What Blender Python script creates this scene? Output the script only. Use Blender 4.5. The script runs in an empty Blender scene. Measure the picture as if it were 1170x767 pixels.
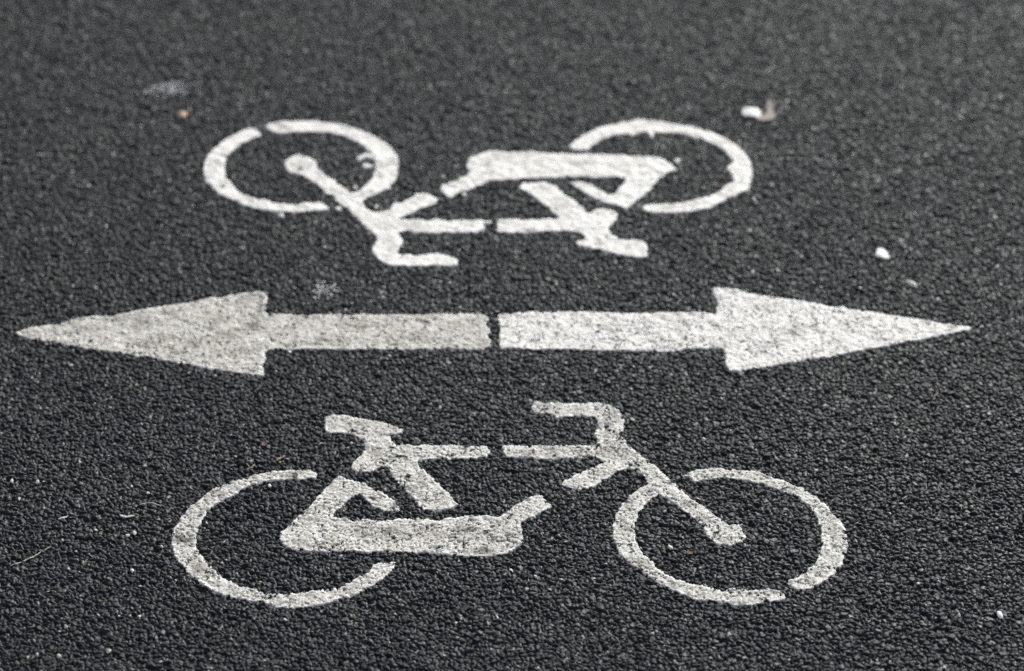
import bpy, math, random
import numpy as np

rng = np.random.default_rng(11)
random.seed(5)
S = bpy.context.scene
COL = S.collection
PX, PY, F = 1170.0, 767.0, 3600.0            # photo size and focal length in its pixels
PITCH = math.radians(31.0)
H = 2.6                                      # lens height over the road
Y0 = H / math.tan(PITCH)                     # origin of the world: where the optical axis meets the road


def at(x, y):
    """photo pixel -> point on the road"""
    u = (x - PX / 2) / F
    v = -(y - PY / 2) / F
    s = H / (math.sin(PITCH) - v * math.cos(PITCH))
    return (u * s, (math.cos(PITCH) + v * math.sin(PITCH)) * s - Y0)


def z(o, s, pts):
    """outline read off an enlarged crop (origin o, scale s) -> outline on the road"""
    return [at(o[0] + a / s, o[1] + b / s) for a, b in pts]


# ------------------------------------------------------------------ camera, light
cam = bpy.data.cameras.new('camera')
cam_o = bpy.data.objects.new('camera', cam)
COL.objects.link(cam_o)
cam.sensor_width = 36
cam.lens = 36 * F / PX
cam.clip_end = 3000
cam_o.location = (0, -Y0, H)
cam_o.rotation_euler = (math.pi / 2 - PITCH, 0, 0)
cam.dof.use_dof = True
cam.dof.focus_distance = 4.55
cam.dof.aperture_fstop = 2.8
S.camera = cam_o

SUN_EL, SUN_AZ = math.radians(29), math.radians(24)      # azimuth measured from +Y towards +X
w = bpy.data.worlds.new('World')
S.world = w
w.use_nodes = True
nt = w.node_tree
sky = nt.nodes.new('ShaderNodeTexSky')
sky.sky_type = 'NISHITA'
sky.sun_disc = False
sky.sun_elevation = SUN_EL
sky.sun_rotation = SUN_AZ
sky.dust_density = 3.0
sky.air_density = 1.0
haze_white = nt.nodes.new('ShaderNodeHueSaturation')      # thin cloud: the blue is washed out
haze_white.inputs['Saturation'].default_value = 0.35
nt.links.new(sky.outputs[0], haze_white.inputs['Color'])
nt.links.new(haze_white.outputs[0], nt.nodes['Background'].inputs[0])
nt.nodes['Background'].inputs[1].default_value = 0.13
sun = bpy.data.lights.new('sun', 'SUN')
sun.energy = 2.7
sun.angle = math.radians(9.0)
sun.color = (1.0, 0.975, 0.93)
sun_o = bpy.data.objects.new('sun', sun)
COL.objects.link(sun_o)
sun_o.rotation_euler = (math.pi / 2 - SUN_EL, 0, math.pi - SUN_AZ)
sun_o.location = (3, 6, 6)
S.view_settings.view_transform = 'Standard'
S.view_settings.look = 'None'
S.view_settings.gamma = 1
S.view_settings.use_curve_mapping = False
S.view_settings.exposure = 0.16
S.render.engine = 'CYCLES'
S.cycles.use_denoising = False
S.cycles.max_bounces = 4
S.cycles.diffuse_bounces = 2
S.cycles.use_adaptive_sampling = False


# ------------------------------------------------------------------ noise on numpy grids
def vnoise(x, y, scale, seed):
    """smooth value noise in 0..1"""
    r = np.random.default_rng(seed)
    n = 256
    lat = r.random((n, n)).astype(np.float32)
    u = x / scale + 57.3
    v = y / scale + 91.7
    iu = np.floor(u).astype(np.int32)
    iv = np.floor(v).astype(np.int32)
    fu = (u - iu).astype(np.float32)
    fv = (v - iv).astype(np.float32)
    fu = fu * fu * (3 - 2 * fu)
    fv = fv * fv * (3 - 2 * fv)
    a = lat[iv % n, iu % n]
    b = lat[iv % n, (iu + 1) % n]
    c = lat[(iv + 1) % n, iu % n]
    d = lat[(iv + 1) % n, (iu + 1) % n]
    return (a * (1 - fu) + b * fu) * (1 - fv) + (c * (1 - fu) + d * fu) * fv


def sstep(a, b, x):
    t = np.clip((x - a) / (b - a), 0, 1)
    return t * t * (3 - 2 * t)


def stones(x, y, sp, seed):
    """cells of crushed stone: distance to the edge, id noise and offset from the middle of the nearest stone"""
    r = np.random.default_rng(seed)
    n = 1024
    jx = r.random((n, n)).astype(np.float32)
    jy = r.random((n, n)).astype(np.float32)
    jw = (0.72 + 0.62 * r.random((n, n))).astype(np.float32)
    u = (x / sp).astype(np.float32) + 300
    v = (y / sp).astype(np.float32) + 300
    iu = np.floor(u).astype(np.int32)
    iv = np.floor(v).astype(np.int32)
    f1 = np.full(u.shape, 9., np.float32)
    f2 = np.full(u.shape, 9., np.float32)
    bi = np.zeros(u.shape, np.int32)
    dx = np.zeros(u.shape, np.float32)
    dy = np.zeros(u.shape, np.float32)
    for oy in (-1, 0, 1):
        for ox in (-1, 0, 1):
            cu = (iu + ox) % n
            cv = (iv + oy) % n
            ex = u - (iu + ox + 0.02 + 0.96 * jx[cv, cu])
            ey = v - (iv + oy + 0.02 + 0.96 * jy[cv, cu])
            d = np.sqrt(ex * ex + ey * ey) * jw[cv, cu]
            nearer = d < f1
            f2 = np.where(nearer, f1, np.minimum(f2, d))
            bi = np.where(nearer, cv * n + cu, bi)
            dx = np.where(nearer, ex, dx)
            dy = np.where(nearer, ey, dy)
            f1 = np.where(nearer, d, f1)
    return (f2 - f1) * sp, bi, dx * sp, dy * sp, r


def relief(x, y):
    """height of the worn stone mastic, tone of every stone, pale quartz grains"""
    wx = (vnoise(x, y, 0.006, 1) - .5) * 0.0062
    wy = (vnoise(x, y, 0.006, 2) - .5) * 0.0062
    e, i, dx, dy, r = stones(x + wx, y + wy, 0.0079, 3)
    k = 1024 * 1024
    hgt = r.normal(0, 0.0008, k).astype(np.float32)
    hgt -= (r.random(k) < .06) * 0.0028
    tx = r.normal(0, .11, k).astype(np.float32)
    ty = r.normal(0, .11, k).astype(np.float32)
    ton = r.random(k).astype(np.float32)
    h1 = hgt[i] + tx[i] * dx + ty[i] * dy - 0.0040 * (1 - sstep(0.0, 0.0022, e)) - 6 * (dx * dx + dy * dy)
    tone = ton[i]
    # chippings between the big stones
    e2, i2, dx2, dy2, r2 = stones(x + wx * .6 + .37, y + wy * .6 + .21, 0.0044, 7)
    hg2 = r2.normal(-0.0024, 0.0010, k).astype(np.float32)
    tn2 = r2.random(k).astype(np.float32)
    h2 = hg2[i2] - 0.0020 * (1 - sstep(0, .0020, e2)) - 60 * (dx2 * dx2 + dy2 * dy2)
    top = h2 > h1
    h = np.where(top, h2, h1)
    tone = np.where(top, tn2[i2], tone)
    # a few pale grains, glued into the surface
    e3, i3, dx3, dy3, r3 = stones(x + .11, y + .53, 0.0125, 19)
    pick = r3.random(k) < (0.065)
    rad = (0.0010 + 0.0014 * r3.random(k) ** 3).astype(np.float32)
    q = np.sqrt(dx3 * dx3 + dy3 * dy3)
    grain = np.where(pick[i3], 1 - sstep(rad[i3] * .8, rad[i3] * 1.35, q), 0).astype(np.float32)
    h = h + grain * 0.0007
    h = h + (vnoise(x, y, 0.0028, 5) - .5) * 0.0009 + (vnoise(x, y, 0.045, 6) - .5) * 0.0012 + (vnoise(x, y, 0.25, 8) - .5) * 0.002
    return h.astype(np.float32), tone.astype(np.float32), grain


# ------------------------------------------------------------------ the road: one sheet, fine where it is looked at
STEP = 0.0014
X1, YA, YB = 1.02, -0.95, 1.33
nx = int(2 * X1 / STEP)
ny = int((YB - YA) / STEP)
xs = np.linspace(-X1, X1, nx)
ys = np.linspace(YA, YB, ny)


# outwards the mesh opens slowly to 4.6 mm, then fast up to the horizon
d1 = STEP * 1.006 ** np.arange(1, 201)
d2 = d1[-1] * 1.72 ** np.arange(1, 24)
tl = np.cumsum(np.concatenate([d1, d2]))
RIM = float(d1.sum())
XS = np.concatenate([xs[0] - tl[::-1], xs, xs[-1] + tl])
YS = np.concatenate([ys[0] - tl[::-1], ys, ys[-1] + tl])
GX, GY = np.meshgrid(XS, YS)
NX, NY = len(XS), len(YS)
T0 = len(d2)
ht = np.zeros((NY, NX), np.float32)
tone = np.full((NY, NX), .5, np.float32)
grain = np.zeros((NY, NX), np.float32)
for a in range(T0, NY - T0, 200):
    b = min(a + 200, NY - T0)
    sl = (slice(a, b), slice(T0, NX - T0))
    ht[sl], tone[sl], grain[sl] = relief(GX[sl], GY[sl])
fade = np.minimum(sstep(0, .12, X1 + RIM - np.abs(GX)), np.minimum(sstep(0, .12, GY - YA + RIM), sstep(0, .12, YB + RIM - GY))).astype(np.float32)
ht = ht * fade - 0.0015 * (1 - fade)


def grid_mesh(name, hz, mask_cells, attrs, mat):
    """mesh out of the cells of the big grid that are set in mask_cells"""
    cy, cx = np.nonzero(mask_cells)
    base = (cy * NX + cx).astype(np.int64)
    quads = np.stack([base, base + 1, base + NX + 1, base + NX], 1)
    if mask_cells.all():
        used = np.arange(NX * NY)
        loc = quads
    else:
        used, inv = np.unique(quads, return_inverse=True)
        loc = inv.reshape(quads.shape)
    co = np.stack([GX.ravel()[used], GY.ravel()[used], hz.ravel()[used]], 1).astype(np.float32)
    me = bpy.data.meshes.new(name)
    me.vertices.add(len(co))
    me.vertices.foreach_set('co', co.ravel())
    n = len(loc)
    me.loops.add(n * 4)
    me.loops.foreach_set('vertex_index', loc.ravel().astype(np.int32))
    me.polygons.add(n)
    me.polygons.foreach_set('loop_start', np.arange(0, n * 4, 4, dtype=np.int32))
    me.polygons.foreach_set('loop_total', np.full(n, 4, np.int32))
    me.update(calc_edges=True)
    for k, v in attrs.items():
        at_ = me.attributes.new(k, 'FLOAT', 'POINT')
        at_.data.foreach_set('value', v.ravel()[used].astype(np.float32))
    me.materials.append(mat)
    return me


# ------------------------------------------------------------------ materials
def new_mat(name):
    m = bpy.data.materials.new(name)
    m.use_nodes = True
    t = m.node_tree
    b = t.nodes['Principled BSDF']
    return m, t, b


def N(t, kind, **kw):
    n = t.nodes.new(kind)
    for k, v in kw.items():
        if isinstance(k, str) and k.startswith('i_'):
            n.inputs[k[2:]].default_value = v
        else:
            setattr(n, k, v)
    return n


def noise(t, scale, detail=3, rough=.6):
    c = N(t, 'ShaderNodeTexCoord')
    n = N(t, 'ShaderNodeTexNoise')
    n.inputs['Scale'].default_value = scale
    n.inputs['Detail'].default_value = detail
    n.inputs['Roughness'].default_value = rough
    t.links.new(c.outputs['Object'], n.inputs['Vector'])
    return n


def ramp(t, src, stops):
    r = N(t, 'ShaderNodeValToRGB')
    e = r.color_ramp.elements
    while len(e) < len(stops):
        e.new(.5)
    for el, (p, c) in zip(e, stops):
        el.position = p
        el.color = (*c, 1) if len(c) == 3 else c
    t.links.new(src, r.inputs[0])
    return r


def mix(t, fac, a, b, blend='MIX'):
    m = N(t, 'ShaderNodeMix', data_type='RGBA', blend_type=blend)
    for s, v in ((m.inputs[0], fac), (m.inputs[6], a), (m.inputs[7], b)):
        if hasattr(v, 'links'):
            t.links.new(v, s)
        elif isinstance(v, (int, float)):
            s.default_value = v
        else:
            s.default_value = (*v, 1)
    return m.outputs[2]


def asphalt_mat():
    m, t, b = new_mat('asphalt')
    a = N(t, 'ShaderNodeAttribute', attribute_name='tone')
    g = N(t, 'ShaderNodeAttribute', attribute_name='grain')
    fl = N(t, 'ShaderNodeAttribute', attribute_name='flat')     # beyond the modelled stones the grain goes on as bump
    vc = N(t, 'ShaderNodeTexCoord')
    vo = N(t, 'ShaderNodeTexVoronoi', feature='F1')
    vo.inputs['Scale'].default_value = 120
    t.links.new(vc.outputs['Object'], vo.inputs['Vector'])
    bw = N(t, 'ShaderNodeSeparateColor')
    t.links.new(vo.outputs['Color'], bw.inputs[0])
    tn = mix(t, fl.outputs['Fac'], a.outputs['Color'], bw.outputs[0])
    r = ramp(t, tn, [(0, (.0035, .0047, .0062)), (.45, (.0062, .0082, .0105)), (.72, (.0105, .0125, .0146)), (.9, (.019, .0200, .0200)), (1, (.042, .040, .035))])
    big = noise(t, 2.2, 4, .6)
    rb = ramp(t, big.outputs['Fac'], [(.3, (.70, .74, .78)), (.5, (1, 1, 1)), (.72, (1.22, 1.16, 1.06))])
    c = mix(t, 1.0, r.outputs[0], rb.outputs[0], 'MULTIPLY')
    fine = noise(t, 900, 2, .6)
    rf = ramp(t, fine.outputs['Fac'], [(.3, (.7, .7, .7)), (.7, (1.3, 1.3, 1.3))])
    c = mix(t, .8, c, rf.outputs[0], 'MULTIPLY')
    hue = noise(t, 60, 3, .6)
    rh = ramp(t, hue.outputs['Fac'], [(.34, (1.06, 1.03, .90)), (.5, (1, 1, 1)), (.66, (.82, .97, 1.25))])
    c = mix(t, 1.0, c, rh.outputs[0], 'MULTIPLY')
    dust = noise(t, 5.5, 6, .65)
    rd = ramp(t, dust.outputs['Fac'], [(.5, (0, 0, 0)), (.78, (.35, .35, .35))])
    c = mix(t, rd.outputs[0], c, (.050, .046, .038))
    gt = noise(t, 40, 1)
    gr = ramp(t, gt.outputs['Fac'], [(.35, (.42, .33, .22)), (.46, (.62, .59, .52)), (.58, (.82, .83, .83))])
    c = mix(t, g.outputs['Fac'], c, gr.outputs[0])
    t.links.new(c, b.inputs['Base Color'])
    rr = ramp(t, a.outputs['Fac'], [(0, (.60, .60, .60)), (.55, (.53, .53, .53)), (.85, (.45, .45, .45)), (1, (.36, .36, .36))])
    t.links.new(rr.outputs[0], b.inputs['Roughness'])
    b.inputs['Specular IOR Level'].default_value = .25
    b.inputs['Specular Tint'].default_value = (.80, .93, 1.0, 1)
    bn = noise(t, 700, 4, .65)
    bp = N(t, 'ShaderNodeBump')
    bp.inputs['Strength'].default_value = .35
    bp.inputs['Distance'].default_value = .001
    t.links.new(bn.outputs['Fac'], bp.inputs['Height'])
    b2 = N(t, 'ShaderNodeBump', invert=True)
    b2.inputs['Distance'].default_value = .006
    t.links.new(fl.outputs['Fac'], b2.inputs['Strength'])
    t.links.new(vo.outputs['Distance'], b2.inputs['Height'])
    t.links.new(bp.outputs[0], b2.inputs['Normal'])
    t.links.new(b2.outputs[0], b.inputs['Normal'])
    return m


def paint_mat(name, base, dirt_col, lo, hi, blot=.5, pin_amt=.7):
    m, t, b = new_mat(name)
    n1 = noise(t, 380, 4, .75)
    f1 = ramp(t, n1.outputs['Fac'], [(lo, (0, 0, 0)), (hi, (1, 1, 1))])
    c = mix(t, f1.outputs[0], dirt_col, base)
    pin = N(t, 'ShaderNodeTexVoronoi')                    # grime lodged in pinholes
    pin.inputs['Scale'].default_value = 210
    pc = N(t, 'ShaderNodeTexCoord')
    t.links.new(pc.outputs['Object'], pin.inputs['Vector'])
    pf = ramp(t, pin.outputs['Distance'], [(.12, (1, 1, 1)), (.30, (0, 0, 0))])
    pn = noise(t, 90, 3, .6)
    pg = ramp(t, pn.outputs['Fac'], [(.45, (0, 0, 0)), (.60, (1, 1, 1))])
    pm = mix(t, 1.0, pf.outputs[0], pg.outputs[0], 'MULTIPLY')
    pm = mix(t, 1.0, pm, (pin_amt, pin_amt, pin_amt), 'MULTIPLY')
    c = mix(t, pm, c, (.14, .135, .115))
    n2 = noise(t, 28, 5, .65)
    f2 = ramp(t, n2.outputs['Fac'], [(.38, (.62, .61, .575)), (.47, (.86, .855, .835)), (.58, (1, 1, 1))])
    c = mix(t, blot, c, f2.outputs[0], 'MULTIPLY')
    rg = N(t, 'ShaderNodeAttribute', attribute_name='rim')      # the ridge along the edge keeps cleaner than the trodden middle
    rk = mix(t, 1.0, rg.outputs['Color'], (.6, .6, .6), 'MULTIPLY')
    c = mix(t, rk, c, tuple(min(.9, 1.06 * q) for q in base))
    a = N(t, 'ShaderNodeAttribute', attribute_name='stain')
    c = mix(t, a.outputs['Fac'], c, (.085, .078, .062))
    t.links.new(c, b.inputs['Base Color'])
    b.inputs['Roughness'].default_value = .6
    b.inputs['Specular IOR Level'].default_value = .35
    bn = noise(t, 520, 4, .7)
    bp = N(t, 'ShaderNodeBump')
    bp.inputs['Strength'].default_value = .5
    bp.inputs['Distance'].default_value = .001
    t.links.new(bn.outputs['Fac'], bp.inputs['Height'])
    t.links.new(bp.outputs[0], b.inputs['Normal'])
    return m


ASPHALT = asphalt_mat()
P_NEAR = paint_mat('road_paint_worn', (.88, .875, .83), (.28, .275, .245), .37, .58, .85, .95)
P_LEFT = paint_mat('road_paint_grimy', (.82, .81, .765), (.33, .325, .29), .37, .60, .95, .85)
P_RIGHT = paint_mat('road_paint_clean', (.90, .895, .865), (.42, .41, .375), .33, .52, .55, .85)
P_FAR = paint_mat('road_paint_fresh', (.90, .895, .865), (.50, .49, .45), .31, .48, .75, .5)

road = bpy.data.objects.new('road', grid_mesh('road', ht, np.ones((NY - 1, NX - 1), bool), {'tone': tone, 'grain': grain, 'flat': 1 - fade}, ASPHALT))
road['kind'] = 'structure'
COL.objects.link(road)

# ------------------------------------------------------------------ painted markings
R1 = ((180, 520), 4.035)
R2 = ((300, 530), 4.26)
R3 = ((360, 460), 5.114)
R4 = ((460, 550), 5.85)
R5 = ((560, 450), 5.85)
R6 = ((690, 520), 4.26)
R7 = ((770, 520), 4.262)
F1 = ((220, 125), 5.9)
F2 = ((310, 125), 5.9)
F3 = ((380, 210), 5.85)
F4 = ((490, 160), 5.114)
F5 = ((580, 160), 5.114)
F6 = ((640, 125), 4.875)
A1 = ((0, 320), 5.85)
A2 = ((180, 320), 5.85)
A3 = ((480, 340), 5.85)
A4 = ((770, 320), 5.85)
A5 = ((940, 320), 5.85)
PXL = ((0, 0), 1.0)

near_rear_wheel = z(*R1, [(740, 88), (710, 72), (660, 70), (600, 72), (540, 78), (470, 88), (410, 102), (350, 122), (290, 145), (240, 172), (190, 210), (140, 250), (105, 295), (80, 340), (66, 380), (70, 420), (80, 460), (105, 500), (145, 545), (190, 585), (240, 615), (290, 640), (350, 660), (420, 668), (470, 672), (520, 697), (600, 705), (680, 700), (760, 688)]) \
    + z(*R2, [(341, 668), (400, 652), (460, 630), (520, 600), (580, 562), (630, 515), (653, 480), (630, 470), (580, 473), (545, 485), (520, 525), (470, 550), (410, 585), (350, 605), (280, 620), (200, 628), (120, 632), (40, 632)]) \
    + z(*R1, [(484, 633), (430, 615), (380, 605), (330, 582), (280, 550), (240, 515), (205, 470), (180, 430), (178, 400), (180, 365), (192, 320), (215, 280), (250, 240), (300, 205), (360, 178), (400, 155), (440, 140), (500, 125), (560, 118), (620, 112), (680, 110), (720, 106)])
near_chain = z(*R2, [(375, 60), (410, 72), (450, 88), (520, 110), (580, 140), (630, 175), (663, 215), (660, 228), (600, 228), (550, 212), (510, 178), (470, 150), (440, 155), (400, 190), (360, 230), (338, 262), (420, 270), (440, 278), (500, 268), (560, 272)]) \
    + z(*R4, [(0, 255), (80, 252), (180, 252), (250, 265), (280, 245), (350, 242), (450, 232), (540, 228), (610, 235), (650, 230), (680, 205), (760, 160), (840, 115), (910, 92), (940, 105), (960, 130), (995, 150), (990, 170), (930, 205), (860, 240), (790, 265), (782, 295), (800, 340), (800, 390), (770, 430), (720, 465), (650, 490), (560, 498), (430, 497), (330, 490), (200, 478), (100, 475), (0, 472)]) \
    + z(*R2, [(600, 425), (500, 430), (420, 422), (320, 425), (220, 422), (150, 418), (105, 400), (85, 365), (90, 335), (150, 280), (210, 230), (250, 185), (300, 130), (345, 85)])
near_seat = z(*R3, [(58, 90), (100, 75), (180, 75), (250, 92), (310, 108), (400, 118), (480, 138), (508, 160), (500, 178), (455, 185), (420, 182), (440, 210), (470, 248), (600, 255), (640, 248), (760, 255), (820, 250), (870, 258), (950, 248), (1000, 252), (1018, 285), (1005, 322), (900, 325), (820, 328), (740, 325), (640, 328), (590, 335), (600, 360), (650, 410), (700, 450), (740, 490), (790, 540), (835, 595), (800, 612), (720, 630), (640, 630), (600, 585), (550, 535), (500, 480), (460, 430), (430, 385), (400, 375), (360, 390), (320, 410), (240, 400), (208, 378), (230, 340), (280, 300), (295, 270), (290, 235), (255, 205), (215, 185), (150, 180), (100, 178), (60, 165)])
near_front = z(*R5, [(275, 90), (290, 65), (330, 55), (375, 68), (385, 58), (440, 55), (480, 62), (550, 55), (640, 58), (720, 52), (745, 70), (790, 72), (830, 95), (870, 130), (895, 180), (893, 235), (875, 265), (880, 290), (920, 330), (940, 360), (980, 375), (1000, 400), (1050, 445), (1110, 490), (1160, 530)]) \
    + z(*R6, [(298, 98), (340, 135), (385, 175), (420, 205), (470, 240), (520, 280), (560, 312), (600, 335), (650, 340), (685, 365), (690, 395), (670, 420), (620, 440), (560, 440), (525, 415), (500, 380), (485, 345), (430, 300), (390, 270), (350, 240), (310, 210), (270, 190), (235, 205), (200, 235), (170, 275), (152, 320), (148, 370), (155, 410), (175, 455), (195, 490), (230, 515), (260, 550), (310, 585), (370, 610), (430, 628), (500, 640), (580, 655), (620, 652), (700, 655)]) \
    + z(*R7, [(380, 662), (430, 655), (460, 645), (510, 660), (545, 685), (540, 697), (500, 708), (440, 715), (380, 725), (300, 722), (220, 715), (140, 705), (60, 685)]) \
    + z(*R6, [(341, 658), (290, 635), (240, 605), (190, 570), (140, 535), (100, 500), (65, 460), (48, 410), (42, 350), (55, 300), (80, 250), (120, 205), (170, 160), (215, 140), (210, 130), (190, 95), (150, 65), (120, 55), (85, 70), (20, 108)]) \
    + z(*R5, [(760, 575), (700, 610), (640, 635), (600, 640), (530, 625), (480, 605), (475, 595), (560, 550), (640, 515), (700, 490), (770, 455), (740, 445), (730, 425), (640, 425), (560, 432), (480, 425), (420, 430), (340, 432), (270, 425), (190, 428), (130, 425), (95, 400), (85, 355), (110, 348), (180, 340), (260, 350), (330, 345), (420, 345), (500, 350), (590, 342), (660, 348), (720, 338), (710, 300), (700, 260), (715, 215), (722, 170), (700, 152), (640, 148), (560, 142), (500, 158), (460, 158), (400, 140), (340, 130), (290, 120)])
near_front_rim = z(*R7, [(32, 85), (80, 75), (150, 65), (200, 62), (260, 68), (340, 72), (420, 85), (490, 110), (560, 138), (620, 162), (660, 190), (710, 222), (760, 260), (800, 305), (830, 355), (845, 415), (838, 480), (815, 530), (770, 580), (710, 625), (640, 655), (600, 650), (560, 625), (558, 608), (600, 595), (640, 570), (680, 535), (712, 490), (722, 440), (722, 390), (712, 330), (690, 285), (650, 240), (610, 205), (550, 180), (490, 160), (430, 140), (380, 128), (330, 120), (260, 108), (200, 112), (150, 122), (110, 128), (60, 108)])

far_front_rim = z(*F1, [(455, 170), (445, 185), (400, 200), (340, 230), (290, 262), (250, 295), (222, 335), (212, 380), (212, 420), (225, 470), (265, 510), (270, 525), (300, 550), (350, 585), (400, 603), (440, 612), (500, 622), (560, 638), (640, 645), (730, 645), (800, 638), (840, 630), (880, 642), (915, 668), (910, 680), (860, 685), (780, 690), (700, 695), (620, 692), (550, 688), (470, 678), (400, 662), (340, 645), (270, 610), (200, 582), (150, 545), (120, 510), (90, 480), (78, 430), (78, 375), (95, 335), (130, 285), (180, 235), (240, 195), (300, 165), (350, 140), (390, 130), (430, 145)])
far_front = z(*F1, [(485, 122), (520, 100), (570, 90), (640, 85), (740, 80), (840, 85), (950, 98), (1010, 110)]) \
    + z(*F2, [(531, 125), (600, 148), (660, 170), (710, 195), (760, 225), (805, 265), (835, 310), (852, 360), (848, 420), (830, 490), (800, 505), (795, 535), (750, 545), (700, 575), (650, 595), (610, 620), (620, 645), (650, 675), (690, 697), (740, 697), (790, 680), (820, 660), (830, 635), (870, 640), (900, 615), (960, 595), (975, 570), (1020, 570)]) \
    + z(*F3, [(600, 66), (643, 75), (690, 95), (702, 110), (670, 135), (620, 155), (590, 165), (560, 180), (500, 205), (440, 230), (450, 245), (540, 242), (620, 250), (700, 240), (780, 250), (860, 242), (950, 245), (1000, 248), (1055, 250), (1055, 261), (1005, 264), (1012, 290), (1005, 318), (940, 322), (860, 325), (780, 322), (700, 330), (620, 325), (540, 330), (490, 320), (450, 320), (440, 335), (465, 375), (450, 420), (435, 460), (440, 470), (520, 478), (600, 475), (680, 468), (740, 475), (810, 495), (835, 515), (830, 540), (780, 550), (700, 545), (600, 552), (500, 550), (400, 548), (350, 530), (310, 505), (280, 470), (265, 440), (280, 405), (305, 380), (290, 350), (240, 305), (200, 265), (150, 220), (90, 165), (50, 130)]) \
    + z(*F2, [(413, 594), (370, 570), (340, 535), (290, 495), (250, 470), (210, 450), (170, 435), (120, 425), (95, 390), (95, 355), (130, 330), (180, 312), (210, 330), (260, 332), (295, 350), (305, 400), (340, 440), (400, 475), (450, 510), (500, 545), (540, 570), (580, 560), (620, 530), (660, 495), (690, 455), (705, 410), (708, 360), (690, 315), (650, 270), (600, 230), (550, 205), (500, 185), (450, 170), (400, 160), (320, 152), (240, 150), (150, 155), (80, 160), (50, 165), (20, 155)])
far_chain = z(*F4, [(70, 280), (85, 258), (140, 248), (190, 220), (245, 195), (228, 160), (230, 125), (265, 95), (320, 75), (380, 65), (460, 75), (560, 70), (660, 80), (760, 82), (860, 88), (960, 90)]) \
    + z(*F5, [(563, 88), (650, 92), (740, 98), (800, 100), (850, 100), (910, 115), (960, 150), (985, 180), (930, 195), (890, 230), (850, 265), (820, 300), (770, 340), (720, 380), (690, 402), (640, 385), (580, 370), (510, 345), (450, 310), (400, 275), (365, 250), (420, 248), (480, 260), (530, 295), (580, 318), (620, 315), (640, 290), (680, 270), (690, 240), (680, 220), (600, 215), (520, 220), (440, 215), (300, 218), (150, 222)]) \
    + z(*F4, [(460, 230), (400, 238), (340, 238), (290, 265), (220, 295), (180, 310), (140, 335), (115, 335), (90, 310)])
far_seat = z(*F5, [(72, 270), (95, 255), (160, 255), (220, 248), (270, 270), (320, 310), (380, 355), (430, 395), (470, 430), (500, 412), (560, 405), (610, 415), (652, 440), (630, 475), (590, 510), (580, 530), (620, 565), (655, 588), (720, 588), (780, 592), (805, 605), (815, 640), (810, 680), (770, 688), (690, 675), (600, 658), (500, 635), (430, 620), (395, 600), (440, 585), (465, 575), (440, 550), (410, 535), (340, 532), (200, 535), (80, 540)]) \
    + z(*F4, [(460, 540), (400, 535), (395, 480), (405, 465), (460, 468)]) + z(*F5, [(100, 468), (200, 465), (305, 462), (290, 440), (240, 400), (190, 360), (140, 315), (100, 300), (80, 285)])
far_rear_wheel = z(*F6, [(52, 215), (70, 190), (120, 155), (180, 120), (250, 92), (330, 72), (400, 65), (440, 55), (480, 62), (560, 72), (640, 88), (720, 98), (790, 115), (860, 138), (930, 170), (985, 205), (1030, 250), (1058, 300), (1070, 350), (1065, 410), (1050, 440), (990, 475), (920, 510), (850, 545), (780, 560), (700, 572), (600, 578), (520, 578), (475, 575), (458, 555), (475, 535), (560, 530), (640, 532), (710, 525), (770, 505), (830, 490), (880, 468), (930, 425), (970, 395), (950, 360), (930, 330), (975, 290), (940, 260), (900, 220), (850, 190), (790, 165), (720, 148), (650, 130), (580, 128), (525, 132), (510, 160), (495, 130), (440, 122), (400, 145), (370, 132), (300, 145), (240, 165), (190, 195), (150, 225), (100, 228)])

left_arrow = z(*A1, [(100, 358), (170, 330), (250, 312), (390, 295), (500, 265), (620, 245), (740, 235), (860, 215), (1000, 190), (1100, 175)]) \
    + z(*A2, [(117, 172), (200, 155), (300, 128), (380, 118), (400, 125), (500, 100), (600, 90), (690, 80), (725, 92), (735, 130), (722, 180), (725, 220), (745, 235), (860, 235), (1000, 238), (1090, 235)]) \
    + z(*A3, [(0, 118), (100, 112), (220, 112), (350, 110), (430, 118), (458, 128), (455, 165), (445, 185), (465, 215), (465, 240), (450, 262), (470, 285), (468, 325), (430, 340), (300, 345), (150, 342), (0, 345)]) \
    + z(*A2, [(1050, 465), (950, 462), (850, 465), (740, 465), (705, 490), (715, 530), (705, 580), (705, 635), (650, 632), (560, 620), (450, 605), (340, 588), (250, 570), (150, 555), (0, 528)]) \
    + z(*A1, [(1000, 520), (920, 512), (850, 495), (740, 475), (600, 460), (500, 445), (420, 425), (320, 405), (200, 388), (140, 375)])
right_arrow = z(*A3, [(525, 112), (600, 108), (680, 102), (750, 92), (800, 102), (900, 98), (1000, 95), (1100, 95), (1170, 98)]) \
    + z(*A4, [(0, 220), (100, 225), (150, 218), (240, 215), (285, 238), (288, 160), (270, 90), (252, 62), (310, 58), (370, 60), (440, 75), (540, 98), (640, 108), (740, 125), (860, 145), (960, 160), (1060, 180), (1130, 180)]) \
    + z(*A5, [(175, 195), (220, 200), (330, 212), (400, 225), (460, 240), (560, 250), (680, 265), (780, 285), (880, 302), (960, 312), (1012, 323), (960, 335), (850, 355), (740, 378), (600, 405), (420, 438), (300, 458), (180, 485), (40, 518)]) \
    + z(*A4, [(1000, 515), (900, 535), (820, 550), (740, 562), (640, 578), (560, 590), (450, 608), (370, 612), (355, 560), (345, 490), (335, 455), (300, 450), (220, 455), (100, 455), (0, 470)]) \
    + z(*A3, [(1100, 348), (950, 340), (800, 345), (680, 340), (600, 335), (540, 340), (530, 270), (535, 200), (525, 150)])


def drop(x, y, rx, ry=None, n=9):
    ry = ry or rx * .6
    return [at(x + rx * math.cos(2 * math.pi * k / n) * random.uniform(.8, 1.2), y + ry * math.sin(2 * math.pi * k / n) * random.uniform(.8, 1.2)) for k in range(n)]


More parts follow.
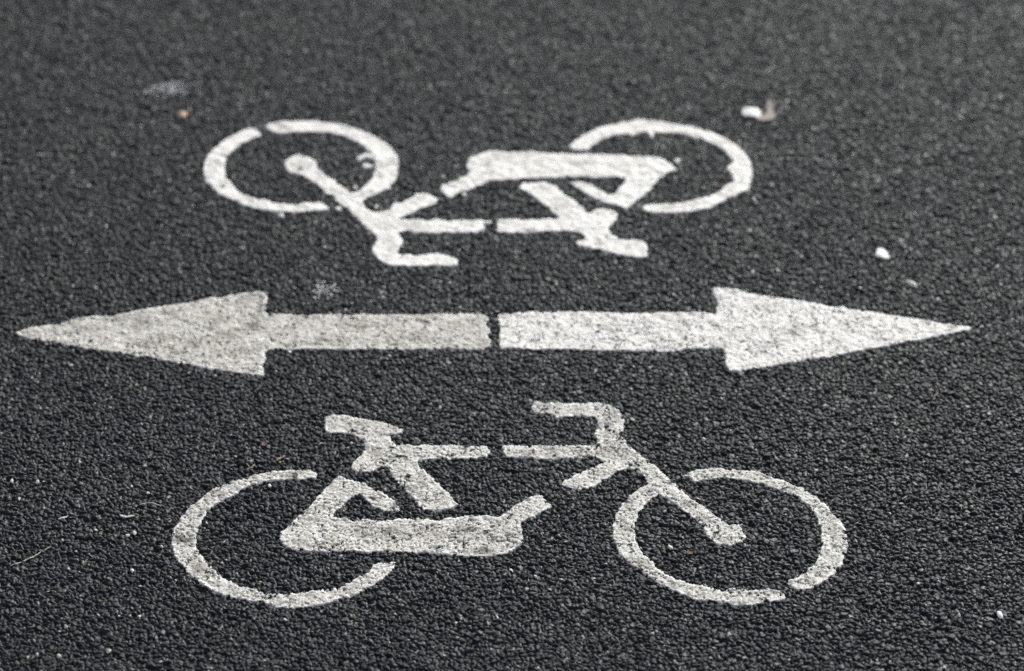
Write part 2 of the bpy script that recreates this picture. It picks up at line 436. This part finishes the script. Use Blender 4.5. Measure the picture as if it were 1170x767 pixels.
def sdf(poly, x, y):
    """signed distance to a polygon, negative inside"""
    p = np.array(poly, np.float32)
    d = np.full(x.shape, 1e9, np.float32)
    ins = np.zeros(x.shape, bool)
    q = np.roll(p, -1, 0)
    for (ax, ay), (bx, by) in zip(p, q):
        ex, ey = bx - ax, by - ay
        wx, wy = x - ax, y - ay
        t = np.clip((wx * ex + wy * ey) / max(ex * ex + ey * ey, 1e-12), 0, 1)
        d = np.minimum(d, (wx - ex * t) ** 2 + (wy - ey * t) ** 2)
        if ay != by:
            c = ((ay <= y) & (by > y)) | ((by <= y) & (ay > y))
            ins ^= c & (x < ax + (y - ay) / (by - ay) * ex)
    d = np.sqrt(d)
    return np.where(ins, -d, d)


def inside(poly, x, y):
    p = np.array(poly, np.float32)
    ins = np.zeros(x.shape, bool)
    for (ax, ay), (bx, by) in zip(p, np.roll(p, -1, 0)):
        if ay != by:
            c = ((ay <= y) & (by > y)) | ((by <= y) & (ay > y))
            ins ^= c & (x < ax + (y - ay) / (by - ay) * (bx - ax))
    return ins


def box1(a, r, ax):
    c = np.cumsum(a, axis=ax, dtype=np.float64)
    pad = [(0, 0), (0, 0)]
    pad[ax] = (1, 0)
    c = np.pad(c, pad)
    n = a.shape[ax]
    i = np.arange(n)
    lo = np.clip(i - r, 0, n)
    hi = np.clip(i + r + 1, 0, n)
    s = np.take(c, hi, ax) - np.take(c, lo, ax)
    sh = [1, 1]
    sh[ax] = n
    return (s / (hi - lo).reshape(sh)).astype(np.float32)


def blur(a, r):
    for _ in range(2):
        a = box1(box1(a, r, 0), r, 1)
    return a


hb = blur(ht, 2)
hb2 = blur(ht, 4)                      # the coat bridges small gaps between the stones
pitn = vnoise(GX, GY, 0.0030, 31) * .75 + vnoise(GX, GY, 0.017, 32) * .35
edgen = (vnoise(GX, GY, 0.0075, 33) - .5) * 0.0034 + (vnoise(GX, GY, 0.022, 34) - .5) * 0.0014 + (vnoise(GX, GY, 0.0036, 37) - .5) * 0.0026 - .0006 + 0.0030 * sstep(.76, .88, vnoise(GX, GY, 0.010, 39))
wearn = vnoise(GX, GY, 0.035, 35) * .6 + vnoise(GX, GY, 0.012, 36) * .4
grit_relief = (vnoise(GX, GY, 0.0029, 38) - .5) * 0.0008
SD = np.full(ht.shape, .05, np.float32)          # distance to the nearest paint edge
OWN = np.full(ht.shape, -1, np.int16)            # which outline it belongs to
OUTLINES = []


def outline(poly):
    i = len(OUTLINES)
    OUTLINES.append(poly)
    p = np.array(poly)
    m = .012
    a = max(np.searchsorted(XS, p[:, 0].min() - m) - 1, 0)
    b = np.searchsorted(XS, p[:, 0].max() + m) + 1
    c = max(np.searchsorted(YS, p[:, 1].min() - m) - 1, 0)
    d = np.searchsorted(YS, p[:, 1].max() + m) + 1
    sl = (slice(c, d), slice(a, b))
    s = sdf(poly, GX[sl].astype(np.float32), GY[sl].astype(np.float32))
    n = s < SD[sl]
    SD[sl] = np.where(n, s, SD[sl])
    OWN[sl] = np.where(n, i, OWN[sl])
    return i


STAIN = np.zeros(ht.shape, np.float32)


def stain(x, y, rx, ry, k):
    cx, cy = at(x, y)
    sx = abs(at(x + rx, y)[0] - cx)
    sy = abs(at(x, y - ry)[1] - cy)
    g = np.exp(-(((GX - cx) / sx) ** 2 + ((GY - cy) / sy) ** 2)) * (.70 + 1.3 * vnoise(GX, GY, .009, 41))
    np.maximum(STAIN, np.clip(g * k, 0, 1), out=STAIN)


for a in [(211, 616, 11, 6, .75), (205, 605, 8, 4, .35), (245, 565, 12, 6, .3), (445, 607, 14, 7, .4), (553, 628, 7, 5, .8), (527, 606, 10, 5, .5), (597, 570, 8, 5, .4),
          (626, 516, 7, 6, .35), (258, 548, 6, 4, .4), (290, 545, 6, 4, .4), (336, 545, 5, 4, .55), (365, 391, 8, 6, .4), (290, 372, 8, 6, .45), (252, 384, 10, 6, .35),
          (635, 384, 4, 3, .45), (908, 378, 10, 8, .32), (882, 392, 9, 6, .2), (437, 190, 7, 4, .35), (343, 194, 5, 3, .6), (352, 192, 3, 3, .5), (335, 188, 3, 2, .5),
          (665, 187, 12, 3, .4), (730, 180, 8, 3, .25), (642, 237, 12, 5, .35), (604, 187, 8, 3, .25), (120, 368, 9, 7, .25), (160, 362, 7, 12, .25), (216, 336, 14, 4, .2), (540, 372, 12, 6, .22), (575, 360, 9, 5, .2),
          (500, 612, 20, 7, .22), (420, 610, 10, 8, .3), (585, 612, 14, 8, .35), (565, 618, 9, 5, .4), (470, 560, 10, 7, .3), (430, 520, 8, 6, .25), (700, 515, 9, 7, .3), (665, 468, 8, 4, .25), (706, 645, 8, 6, .25), (720, 575, 8, 6, .25), (950, 600, 6, 9, .2), (300, 676, 14, 5, .22), (225, 650, 8, 6, .25), (405, 372, 18, 6, .2), (480, 388, 16, 5, .22), (230, 395, 14, 7, .22), (275, 350, 10, 7, .22), (700, 375, 14, 6, .2), (760, 390, 12, 5, .2), (440, 262, 8, 9, .2), (470, 258, 14, 4, .2), (590, 178, 14, 4, .22), (560, 185, 8, 6, .2), (735, 650, 10, 6, .2), (770, 668, 6, 4, .4)]:
    stain(*a)


def tag(o, label, cat, group=None):
    o['label'] = label
    o['category'] = cat
    if group:
        o['group'] = group


def empty(name, loc, label, cat, group=None):
    o = bpy.data.objects.new(name, None)
    o.location = loc
    o.empty_display_size = .05
    COL.objects.link(o)
    tag(o, label, cat, group)
    return o


MARKS = []


def marking(name, px, label, cat, group, mat, thick, wear, pit, smooth, outlines, parts):
    """outlines: polygons; parts: (part name, indices of whole outlines, or (index, selector outline))"""
    ids = [outline(p) for p in outlines]
    MARKS.append((name, px, label, cat, group, mat, thick, wear, pit, smooth, ids, parts))


sel = lambda pts: [at(*p) for p in pts]
marking('bicycle_symbol', (585, 570), 'upright white painted bicycle symbol facing right, below the two arrows', 'road marking', 'bicycle symbols painted on the road',
        P_NEAR, .0018, .30, .325, .70, [near_rear_wheel, near_chain, near_seat, near_front, near_front_rim],
        [('wheel', [0]), ('wheel', [4, (3, sel([(738, 553), (754, 565), (762, 585), (800, 640), (920, 660), (920, 700), (690, 700), (690, 560)]))]),
         ('fork', [(3, sel([(752, 530), (738, 553), (754, 565), (762, 585), (810, 630), (870, 630), (870, 590), (800, 560)]))]),
         ('handlebar', [(3, sel([(600, 450), (730, 450), (730, 497), (680, 501), (600, 497)]))]),
         ('saddle', [(2, sel([(365, 465), (470, 465), (470, 500), (446, 500.5), (417, 503), (400, 503), (365, 500)]))]),
         ('frame', [1, 2, 3])])
marking('bicycle_symbol', (585, 220), 'upside-down white painted bicycle symbol with paint splashes, above the two arrows', 'road marking', 'bicycle symbols painted on the road',
        P_FAR, .0024, .1, .13, .88, [far_front_rim, far_front, far_chain, far_seat, far_rear_wheel,
                                z(*F2, [(580, 330), (610, 308), (650, 300), (690, 315), (720, 330), (695, 335), (640, 322), (605, 340), (590, 345)]),
                                z(*F2, [(612, 372), (640, 363), (670, 380), (715, 378), (715, 394), (640, 397), (618, 388)]),
                                drop(321.5, 246, 3.2, 1.8), drop(387, 240, 3.2, 2), drop(405.5, 214.5, 2.4, 1.8), drop(530.5, 221.5, 3, 2.2), drop(773.5, 184.5, 3.6, 2.2), drop(430, 236, 2, 1.2)],
        [('wheel', [0, (1, sel([(401, 222), (414, 231), (440, 215), (470, 190), (470, 130), (295, 130), (295, 158), (350, 160), (420, 168), (425, 200), (405, 213)]))]),
         ('wheel', [4]),
         ('fork', [(1, sel([(320, 170), (370, 178), (401, 222), (414, 231), (428, 243), (412, 256), (395, 245), (320, 200)]))]),
         ('handlebar', [(1, sel([(415, 274), (460, 272), (560, 280), (560, 320), (410, 320)]))]),
         ('saddle', [(3, sel([(650, 274), (671, 271.5), (694, 264.5), (720, 266), (760, 270), (760, 300), (650, 300)]))]),
         ('frame', [1, 2, 3])] + [('paint_splash', [k]) for k in range(5, 13)])
marking('direction_arrow', (290, 380), 'grimy white painted arrow pointing left', 'arrow marking', 'arrows painted on the road',
        P_LEFT, .0018, .22, .285, .76, [left_arrow],
        [('arrow_head', [(0, sel([(0, 310), (304, 310), (304, 450), (0, 450)]))]), ('arrow_shaft', [0])])
marking('direction_arrow', (840, 378), 'brighter white painted arrow pointing right', 'arrow marking', 'arrows painted on the road',
        P_RIGHT, .0018, .18, .28, .78, [right_arrow],
        [('arrow_head', [(0, sel([(819, 310), (1170, 310), (1170, 450), (832, 450)]))]), ('arrow_shaft', [0])])

RIDGE = sstep(-.0055, -.0010, SD + (vnoise(GX, GY, .012, 42) - .5) * .006).astype(np.float32)
# cells next to paint only
cellsd = np.minimum(np.minimum(SD[:-1, :-1], SD[1:, :-1]), np.minimum(SD[:-1, 1:], SD[1:, 1:]))
cx_ = ((GX[:-1, :-1] + GX[1:, 1:]) / 2).astype(np.float32)
cy_ = ((GY[:-1, :-1] + GY[1:, 1:]) / 2).astype(np.float32)
cown = OWN[:-1, :-1]
for name, px, label, cat, group, mat, thick, wear, pit, smooth, ids, parts in MARKS:
    cx0, cy0 = at(*px)
    root = empty(name, (cx0, cy0, 0), label, cat, group)
    s = SD + edgen
    crev = sstep(0.0003, 0.0022, hb - ht)
    ph = (1 - smooth) * ht + smooth * hb * .4 + smooth * hb2 * .6 + thick
    ph = ph + grit_relief - 0.0050 * sstep(1 - pit, 1 - pit + .16, pitn * .80 + crev * .22)          # pits the paint never filled
    ph = ph - 0.0022 * wear * sstep(.52, .75, wearn)                                # rubbed off the crests
    ph = ph - 0.0065 * sstep(-.0007, .0022, s)                                      # thins out and dives under at the edge
    taken = np.zeros(cown.shape, bool)
    live = (cellsd < .0045) & np.isin(cown, ids)
    for pname, picks in parts:
        m = np.zeros(cown.shape, bool)
        for p in picks:
            if isinstance(p, tuple):
                q = live & (cown == ids[p[0]])
                yy, xx = np.nonzero(q)
                ok = inside(p[1], cx_[yy, xx], cy_[yy, xx])
                m[yy[ok], xx[ok]] = True
            else:
                m |= live & (cown == ids[p])
        m &= ~taken
        taken |= m
        if not m.any():
            print('EMPTY PART', name, pname)
            continue
        o = bpy.data.objects.new(pname, grid_mesh(pname, ph, m, {'stain': STAIN, 'rim': RIDGE}, mat))
        COL.objects.link(o)
        o.parent = root
        o.matrix_parent_inverse = root.matrix_world.inverted()
        o.location = (-cx0, -cy0, 0)


# ------------------------------------------------------------------ litter lying on the road
def ground_z(x, y):
    i = int(np.clip(np.searchsorted(XS, x), 3, NX - 4))
    j = int(np.clip(np.searchsorted(YS, y), 3, NY - 4))
    return float(ht[j - 2:j + 3, i - 2:i + 3].max()) * .6 + float(ht[j - 2:j + 3, i - 2:i + 3].mean()) * .4


def simple_mat(name, col, col2, rough=.7, scale=250):
    m, t, b = new_mat(name)
    n = noise(t, scale, 3, .6)
    r = ramp(t, n.outputs['Fac'], [(.35, col2), (.6, col)])
    t.links.new(r.outputs[0], b.inputs['Base Color'])
    b.inputs['Roughness'].default_value = rough
    return m


WHITE = simple_mat('chalk_white', (.86, .86, .84), (.74, .73, .70))
GREYW = simple_mat('pale_limestone', (.62, .62, .62), (.42, .42, .43))
TAN = simple_mat('dry_tan', (.42, .31, .20), (.26, .19, .12))
PINK = simple_mat('brick_pink', (.50, .34, .24), (.36, .25, .19))
BARK = simple_mat('weathered_bark', (.30, .255, .215), (.19, .165, .145))
RUST = simple_mat('dead_leaf', (.115, .066, .040), (.065, .042, .028))
STRAW = simple_mat('straw', (.64, .63, .55), (.46, .44, .36))
SILVER = simple_mat('silvery_grit', (.64, .67, .68), (.34, .36, .37), .45)

import bmesh


def link_bm(name, bm, mat, loc, rz):
    me = bpy.data.meshes.new(name)
    bm.to_mesh(me)
    bm.free()
    me.materials.append(mat)
    o = bpy.data.objects.new(name, me)
    o.location = loc
    o.rotation_euler = (0, 0, rz)
    COL.objects.link(o)
    return o


def pebble(name, x, y, wpx, dpx, hmm, rz, mat, label, cat, seed, cut=.25, group=None, sub=3):
    """angular chip: a sphere cut by random planes; wpx, dpx are its width and depth in photo pixels"""
    r = random.Random(seed)
    bm = bmesh.new()
    bmesh.ops.create_icosphere(bm, subdivisions=sub, radius=1)
    planes = []
    for k in range(9):
        a, c = r.uniform(0, 2 * math.pi), r.uniform(-.5, 1)
        q = math.sqrt(1 - c * c)
        planes.append((q * math.cos(a), q * math.sin(a), c, 1 - cut * r.uniform(.5, 1.4)))
    cx, cy = at(x, y)
    sx = abs(at(x + wpx / 2, y)[0] - cx)
    sy = abs(at(x, y - dpx / 2)[1] - cy)
    for v in bm.verts:
        p = v.co
        for a, b, c, d in planes:
            e = p.x * a + p.y * b + p.z * c - d
            if e > 0:
                p.x -= a * e * .9
                p.y -= b * e * .9
                p.z -= c * e * .9
        v.co = (p.x * sx, p.y * sy, max(p.z, -.45) * hmm / 1000 + r.uniform(-1, 1) * .00006)
    o = link_bm(name, bm, mat, (cx, cy, ground_z(cx, cy) + hmm / 1000 * .3), rz)
    tag(o, label, cat, group)
    return o


def strand(name, pts, r_mm, mat, label, cat, group=None, lift=.0008, sag=True):
    """thin dry stalk following the road between photo pixels pts"""
    P = []
    for (xa, ya), (xb, yb) in zip(pts[:-1], pts[1:]):
        for k in range(6):
            P.append(at(xa + (xb - xa) * k / 6, ya + (yb - ya) * k / 6))
    P.append(at(*pts[-1]))
    ox, oy = P[len(P) // 2]
    zz = [ground_z(px, py) for px, py in P]
    if sag:
        zz = [max(zz[max(i - 1, 0):i + 2]) * .75 + zz[i] * .25 for i in range(len(zz))]
    bm = bmesh.new()
    rings = []
    n = len(P)
    for i, (px, py) in enumerate(P):
        a = P[max(i - 1, 0)]
        b = P[min(i + 1, n - 1)]
        tx, ty = b[0] - a[0], b[1] - a[1]
        L = math.hypot(tx, ty) or 1
        nx_, ny_ = -ty / L, tx / L
        rr = r_mm / 1000 * (.35 + .65 * min(1, 3 * min(i, n - 1 - i) / n + .25)) * random.uniform(.75, 1.2)
        rings.append([bm.verts.new((px - ox + nx_ * rr * math.cos(q), py - oy + ny_ * rr * math.cos(q), zz[i] + lift + rr * .7 * math.sin(q))) for q in [2 * math.pi * k / 7 for k in range(7)]])
    for a, b in zip(rings[:-1], rings[1:]):
        for k in range(7):
            bm.faces.new((a[k], a[(k + 1) % 7], b[(k + 1) % 7], b[k]))
    bm.faces.new(rings[0][::-1])
    bm.faces.new(rings[-1])
    o = link_bm(name, bm, mat, (ox, oy, 0), 0)
    tag(o, label, cat, group)
    return o


def flake(name, pts, mat, label, cat, curl=.002, thick=.0005, group=None):
    """thin curled piece (leaf, bark, paint skin): outline in photo pixels, with a real thickness"""
    P = [at(*p) for p in pts]
    ox = sum(p[0] for p in P) / len(P)
    oy = sum(p[1] for p in P) / len(P)
    z0 = ground_z(ox, oy)
    bm = bmesh.new()
    R = max(math.hypot(p[0] - ox, p[1] - oy) for p in P)
    top, bot = [], []
    for lst, dz in ((top, thick), (bot, 0)):
        lst.append([bm.verts.new((0, 0, z0 + .0006 + dz))])
        for f in (.5, 1):
            lst.append([bm.verts.new(((p[0] - ox) * f, (p[1] - oy) * f, z0 + .0006 + dz + curl * (f * math.hypot(p[0] - ox, p[1] - oy) / R) ** 2 * random.uniform(.5, 1.3))) for p in P])
    n = len(P)
    for lst, flip in ((top, 0), (bot, 1)):
        for k in range(n):
            t = [lst[0][0], lst[1][k], lst[1][(k + 1) % n]]
            bm.faces.new(t[::-1] if flip else t)
            q = [lst[1][k], lst[2][k], lst[2][(k + 1) % n], lst[1][(k + 1) % n]]
            bm.faces.new(q[::-1] if flip else q)
    for k in range(n):
        bm.faces.new((top[2][k], bot[2][k], bot[2][(k + 1) % n], top[2][(k + 1) % n]))
    bmesh.ops.recalc_face_normals(bm, faces=bm.faces)
    o = link_bm(name, bm, mat, (ox, oy, 0), 0)
    tag(o, label, cat, group)
    return o


G = 'loose chips lying on the asphalt'
pebble('stone_chip', 858.5, 130.5, 22, 17, 6, .02, WHITE, 'large white stone chip beside a tan scrap, above the upside-down bicycle', 'stone', 1, .38, G)
flake('bark_scrap', [(862, 136), (870, 134), (876, 131), (878, 125), (876, 118), (880, 116), (883, 121), (884, 129), (887, 134), (882, 138), (872, 139.5), (864, 138.5)], BARK, 'tan bark scrap beside the large white stone chip', 'bark scrap', .003, .001)
pebble('pebble', 1007, 292, 20, 14, 4.6, .1, WHITE, 'oblong white pebble to the right, between the upper bicycle and the right arrow', 'pebble', 2, .36, G)
pebble('pebble', 1041.5, 323.5, 9, 13, 4.2, .6, WHITE, 'small round white pebble above the tip of the right arrow', 'pebble', 3, .4, G)
pebble('stone_chip', 208.5, 133, 12, 8, 4, .2, PINK, 'pinkish tan stone chip left of the upper bicycle', 'stone', 4, .35, G)
pebble('stone_chip', 862.5, 229, 6, 8, 3, .2, GREYW, 'pale grey stone chip just below the rim of the upper right wheel', 'stone', 5, .55, G)
pebble('stone_chip', 1096.5, 133.5, 4, 9, 3, .3, GREYW, 'slim pale stone chip near the upper right edge of the road', 'stone', 6, .3, G)
pebble('stone_chip', 330, 402.5, 7, 4, 2.5, .1, WHITE, 'white paint crumb under the left arrow shaft', 'stone', 7, .55, G)
pebble('pebble', 14, 550.5, 5.5, 6, 4, 0, WHITE, 'white round pebble nearest the left edge', 'pebble', 8, .5, G)
pebble('pebble', 43, 552.5, 4.6, 5, 3, 0, GREYW, 'grey-white pebble, right one of a pair near the left edge', 'pebble', 9, .25, G)
pebble('pebble', 22, 572, 3.4, 4, 2.5, 0, GREYW, 'tiny grey pebble below the pair near the left edge', 'pebble', 10, .25, G)
pebble('pebble', 151, 652, 6, 6, 3.5, .3, WHITE, 'white pebble standing alone left of the lower left wheel', 'pebble', 12, .5, G)
pebble('pebble', 153.5, 609, 5, 5.5, 3, .3, GREYW, 'grey pebble between two bone-white splinters and the lower left wheel', 'pebble', 13, .3, G)
pebble('stone_chip', 185, 625.5, 6, 4, 2.5, -.2, WHITE, 'flat white chip touching the dark stain of the lower left wheel', 'stone', 14, .55, G)
pebble('stone_chip', 146, 612, 6, 4, 2.5, .2, STRAW, 'straw-coloured chip beside the grey pebble left of the lower bicycle', 'stone', 15, .3, G)
pebble('stone_chip', 67.5, 751, 6, 6, 3, .7, STRAW, 'slanted pale chip at the bottom left edge', 'stone', 16, .35, G)
pebble('stone_chip', 42.5, 749.5, 4.5, 4.5, 3, .1, GREYW, 'small grey chip in the bottom left corner', 'stone', 17, .3, G)
pebble('stone_chip', 186.5, 722.5, 6, 4, 3, .5, WHITE, 'white chip below the lower left wheel near the bottom edge', 'stone', 18, .55, G)
pebble('stone_chip', 75, 716, 5.5, 4, 2.5, .1, SILVER, 'silvery chip low on the left between pale chips', 'stone', 19, .3, G)
pebble('stone_chip', 125, 743.5, 11, 6, 3, .3, STRAW, 'long straw-coloured chip near the bottom edge on the left', 'stone', 20, .55, G)
pebble('stone_chip', 568, 705, 4.5, 7, 3.5, .3, WHITE, 'white chip below the middle of the lower bicycle', 'stone', 21, .55, G)
pebble('stone_chip', 584.5, 651.5, 4.5, 5, 3, .3, WHITE, 'white chip just below the crank of the lower bicycle', 'stone', 22, .55, G)
pebble('stone_chip', 765.5, 626.5, 8, 5, 3, .5, STRAW, 'cream chip inside the lower right wheel left of a rusty leaf crumb', 'stone', 23, .35, G)
pebble('stone_chip', 876, 619, 5, 4, 3, .5, GREYW, 'pale chip right of the fork end inside the lower right wheel', 'stone', 24, .3, G)
pebble('stone_chip', 308, 557, 4.5, 4.5, 3, .1, WHITE, 'white chip just inside the top of the lower left wheel', 'stone', 25, .3, G)
pebble('stone_chip', 1096, 703, 4, 4, 3, .1, WHITE, 'small white chip left of the white dropping, lower right', 'stone', 26, .3, G)
pebble('stone_chip', 804, 502, 5, 4, 3, .1, GREYW, 'pale chip above the lower right wheel', 'stone', 27, .3, G)
o = pebble('bird_dropping', 1142.5, 703, 7, 9, 2.5, .1, WHITE, 'white bird dropping at the lower right edge', 'dropping', 28, .2)
flake('leaf_crumb', [(784, 633), (786, 629.5), (790, 631), (793, 628.5), (795, 630), (791, 633), (793, 635), (788, 634.5)], RUST, 'rusty dead leaf crumb inside the lower right wheel', 'leaf', .003)
flake('leaf_crumb', [(393, 579), (395, 576.5), (397.5, 579), (396, 582), (394, 583)], RUST, 'rusty leaf crumb in the rear triangle of the lower bicycle', 'leaf', .002)
flake('leaf_crumb', [(335, 543.5), (337.5, 541), (341, 544), (338, 547.5)], RUST, 'brown crumb on top of the lower left wheel rim', 'leaf', .002)
flake('leaf_crumb', [(299, 506), (302, 504.5), (305, 507), (303, 511), (300, 510)], RUST, 'reddish crumb on bare asphalt above the lower left wheel', 'leaf', .002)
strand('twig', [(284, 535.5), (287, 535), (289, 533.5), (291, 531)], 1.5, TAN, 'short bent tan twig above the lower left wheel', 'twig')
strand('twig', [(316, 527), (321, 523.5), (326, 522)], 2.0, TAN, 'broad tan twig above the end of the lower left wheel', 'twig')
strand('straw', [(12, 647.5), (24, 642), (38, 635.5), (48, 629.5), (58, 624)], 1.0, STRAW, 'long thin straw at the lower left edge', 'straw', lift=-.0006)
strand('straw', [(160, 578.5), (167, 575.5), (176, 576.5), (184, 579)], .8, STRAW, 'fine curved pale fibre left of the lower left wheel', 'fibre')
strand('splinter', [(137, 589), (141, 591.5), (147, 591), (154, 590)], 1.9, WHITE, 'bone-white forked splinter left of the lower left wheel', 'splinter')
strand('splinter', [(67, 594), (72, 593), (78, 591)], 1.7, WHITE, 'curved white splinter, leftmost on the road', 'splinter')
strand('twig', [(1066, 455), (1069, 452), (1072, 449)], 1.0, TAN, 'tiny tan twig right of the arrow tip', 'twig')


def grit(x, y, w_, h_, n, mat, label, smin, smax, seed):
    """dusting of crushed grit: a loose patch of tiny crumbs"""
    r = random.Random(seed)
    cx, cy = at(x, y)
    bm = bmesh.new()
    for k in range(n):
        px, py = at(x + r.gauss(0, w_ / 2.6), y + r.gauss(0, h_ / 2.6))
        s = r.uniform(smin, smax) / 1000
        vs = bmesh.ops.create_icosphere(bm, subdivisions=1, radius=s)['verts']
        a = r.uniform(0, 3)
        zz = ground_z(px, py)
        for v in vs:
            q = v.co * r.uniform(.75, 1.25)
            v.co = (px - cx + q.x * 1.4 * math.cos(a) - q.y * math.sin(a), py - cy + q.x * 1.4 * math.sin(a) + q.y * math.cos(a), zz + q.z * .7)
    o = link_bm('grit', bm, mat, (cx, cy, 0), 0)
    o['kind'] = 'stuff'
    tag(o, label, 'grit')


grit(192, 101, 36, 9, 150, SILVER, 'faint silvery patch of grit left of the upper bicycle', .9, 2.2, 1)
grit(370, 331, 24, 15, 60, SILVER, 'silvery patch of grit just above the left arrow shaft', .8, 2.3, 2)
grit(476, 170, 12, 6, 14, SILVER, 'small silvery speck of grit right of the upper left wheel', .5, 1.4, 3)
